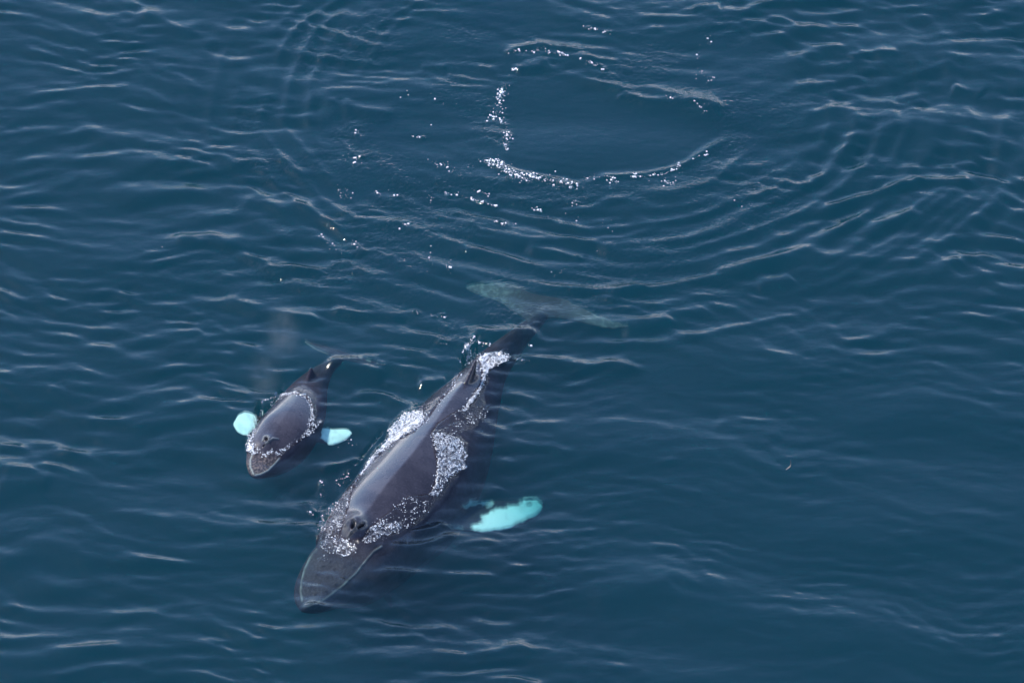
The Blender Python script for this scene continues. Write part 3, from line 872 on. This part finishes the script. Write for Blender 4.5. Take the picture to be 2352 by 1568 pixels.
def surf_at(x, y):
    j = np.clip(np.searchsorted(xs[0], x) - 1, 0, xs.shape[1] - 2); i = np.clip(np.searchsorted(ys[:, 0], y) - 1, 0, xs.shape[0] - 2)
    fx = np.clip((x - xs[0][j]) / (xs[0][j + 1] - xs[0][j]), 0, 1); fy = np.clip((y - ys[i, 0]) / (ys[i + 1, 0] - ys[i, 0]), 0, 1)
    return (SURF[i, j] * (1 - fx) + SURF[i, j + 1] * fx) * (1 - fy) + (SURF[i + 1, j] * (1 - fx) + SURF[i + 1, j + 1] * fx) * fy


def on_surface(px, py):
    z = np.zeros(len(px))
    for _ in range(6):
        P = at(px, py, z); z = .5 * z + .5 * surf_at(P[:, 0], P[:, 1])
    P = at(px, py, z); P[:, 2] = surf_at(P[:, 0], P[:, 1])
    return P


def beads(P, r):
    n = len(P)
    sc = np.stack([r * rng.uniform(.8, 1.3, n), r * rng.uniform(.8, 1.3, n), r * rng.uniform(.6, 1.0, n)], -1)
    V = P[:, None, :] + ICO_V[None] * sc[:, None, :]
    V[:, :, 2] += (r * .3)[:, None]
    F = ICO_F[None] + (np.arange(n) * len(ICO_V))[:, None, None]
    return V.reshape(-1, 3), F.reshape(-1, 3)


def sample_poly(poly, dens, per):
    p = np.array(poly); x0, y0 = p.min(0); x1, y1 = p.max(0)
    n = int((x1 - x0) * (y1 - y0) * per)
    x = rng.uniform(x0, x1, n); y = rng.uniform(y0, y1, n)
    keep = in_poly(x + rng.normal(0, 3.5, n), y + rng.normal(0, 3, n), poly)
    x, y = x[keep], y[keep]
    lace = np.abs(fbm(x * .10, y * .16, 3) - .5) * 2
    clump = fbm(x * .035 + 4, y * .05 + 2, 2)
    pr = dens * (smooth(.22, .02, lace) * .85 + .05) * (.12 + 1.1 * smooth(.35, .65, clump))
    k = rng.random(len(x)) < pr
    return x[k], y[k]


def sizes(n, lo, hi, p=3.0):
    return lo + (hi - lo) * rng.random(n) ** p


mx, my = [], []
for poly, dens in MOTHER_FOAM:
    a, b = sample_poly(poly, dens, .27); mx.append(a); my.append(b)
mx = np.concatenate(mx); my = np.concatenate(my)
P = on_surface(mx, my)
Vb, Fb = beads(P, sizes(len(P), .004, .016, 2.5))
add_obj('foam', make_mesh('foam', Vb, tris=Fb), M_FOAM, kind='stuff', label='white bubbly foam along the back and head of the large whale')

cx_, cy_ = [], []
for line, hw, dens in CALF_FOAM_LINES:
    L = catmull(np.array(line), 200); n = int(dens * hw * 70)
    i = rng.integers(0, 200, n)
    cx_.append(L[i, 0] + rng.normal(0, hw * .42, n)); cy_.append(L[i, 1] + rng.normal(0, hw * .42, n))
P = on_surface(np.concatenate(cx_), np.concatenate(cy_))
Vb, Fb = beads(P, sizes(len(P), .004, .016, 2.5))
add_obj('foam', make_mesh('foam', Vb, tris=Fb), M_FOAM, kind='stuff', label='ring of white foam round the back of the calf')

rx, ry = [], []
for line, hw, n in RING_LINES:
    L = catmull(np.array(line, float), 60); i = rng.integers(0, 60, n)
    cl = rng.integers(0, 60, max(2, n // 7)); j = cl[rng.integers(0, len(cl), n)]; i = np.where(rng.random(n) < .65, j, i)
    sp = hw * np.where(rng.random(n) < .25, 1.0, .38)
    rx.append(L[i, 0] + rng.normal(0, 1, n) * sp + rng.uniform(-3, 3, n)); ry.append(L[i, 1] + rng.normal(0, 1, n) * sp * .85)
P = on_surface(np.concatenate(rx), np.concatenate(ry))
Vb, Fb = beads(P, sizes(len(P), .005, .030, 4.5))
add_obj('foam', make_mesh('foam', Vb, tris=Fb), M_FOAM, kind='stuff', label='scattered foam beads round the smooth slick behind the whales, some standing for sun glints')
print('beads', len(mx), len(P), 'water verts', len(V))


# ------------------------------------------------------------------ a drifting feather and the last of the calf's breath
def mist(px, py, z, rad, dens, label):
    m, t, out = new_mat('breath mist')
    tc = N(t, 'ShaderNodeTexCoord')
    ln = N(t, 'ShaderNodeVectorMath', {0: tc.outputs['Object']}, operation='LENGTH').outputs['Value']
    nz_ = N(t, 'ShaderNodeTexNoise', {'Vector': tc.outputs['Object'], 'Scale': 2.2, 'Detail': 3.0})
    d = math_n(t, 'MULTIPLY', maprange(t, ln, 0.1, 1.0, 1.0, 0.0), maprange(t, nz_.outputs[0], 0.35, 0.65, 0.15, 1.0))
    pv = N(t, 'ShaderNodeVolumeScatter', {'Color': (0.95, 0.95, 0.95, 1), 'Density': math_n(t, 'MULTIPLY', d, dens)})
    t.links.new(pv.outputs[0], out.inputs['Volume'])
    b = bmesh.new(); bmesh.ops.create_icosphere(b, subdivisions=3, radius=1.0)
    me = bpy.data.meshes.new('mist'); b.to_mesh(me); b.free()
    o = add_obj('mist', me, m, kind='stuff', label=label)
    o.location = at(px, py, z); o.scale = rad


mist(648, 765, 1.1, (.55, .9, .95), .085, 'thin grey breath mist drifting behind the calf')
mist(606, 870, .85, (.5, 1.0, .8), .06, 'faint breath mist hanging left of the calf')

m, t, out = new_mat('pale feather')
p = N(t, 'ShaderNodeBsdfPrincipled', {'Base Color': (0.13, 0.125, 0.10, 1), 'Roughness': 0.6})
t.links.new(p.outputs[0], out.inputs['Surface'])
q = np.array([at(1806.5, 1076.5, .012), at(1811, 1073, .03), at(1815, 1069, .05), at(1816.5, 1063, .09), at(1815.8, 1057, .15)])
Q = catmull(q, 30)
rings = []
ang = np.linspace(0, 2 * np.pi, 8, endpoint=False)
for i, c in enumerate(Q):
    f = i / 29
    rings.append(c + np.cos(ang)[:, None] * np.array([.004 + .004 * (1 - f), 0, 0]) + np.sin(ang)[:, None] * np.array([0, .004, .004]))
Vq, Fq = loft(rings)
fe = add_obj('feather', make_mesh('feather', Vq, Fq), m, category='feather', label='tiny curled pale feather floating alone on the open water right of the whales')
rings = []
for i, c in enumerate(catmull(np.array([at(1805, 1078.5, .010), at(1810, 1074.5, .030), at(1814.5, 1071, .045), at(1816, 1067.5, .06)]), 16)):
    f = i / 15; wv = .022 * math.sin(math.pi * min(1, f * .9 + .1)) ** .7
    rings.append(c + np.cos(ang)[:, None] * np.array([.4, -.9, .1]) * wv + np.sin(ang)[:, None] * np.array([0, 0, .004]))
Vq, Fq = loft(rings)
va = add_obj('vane', make_mesh('vane', Vq, Fq), m)
va.parent = fe
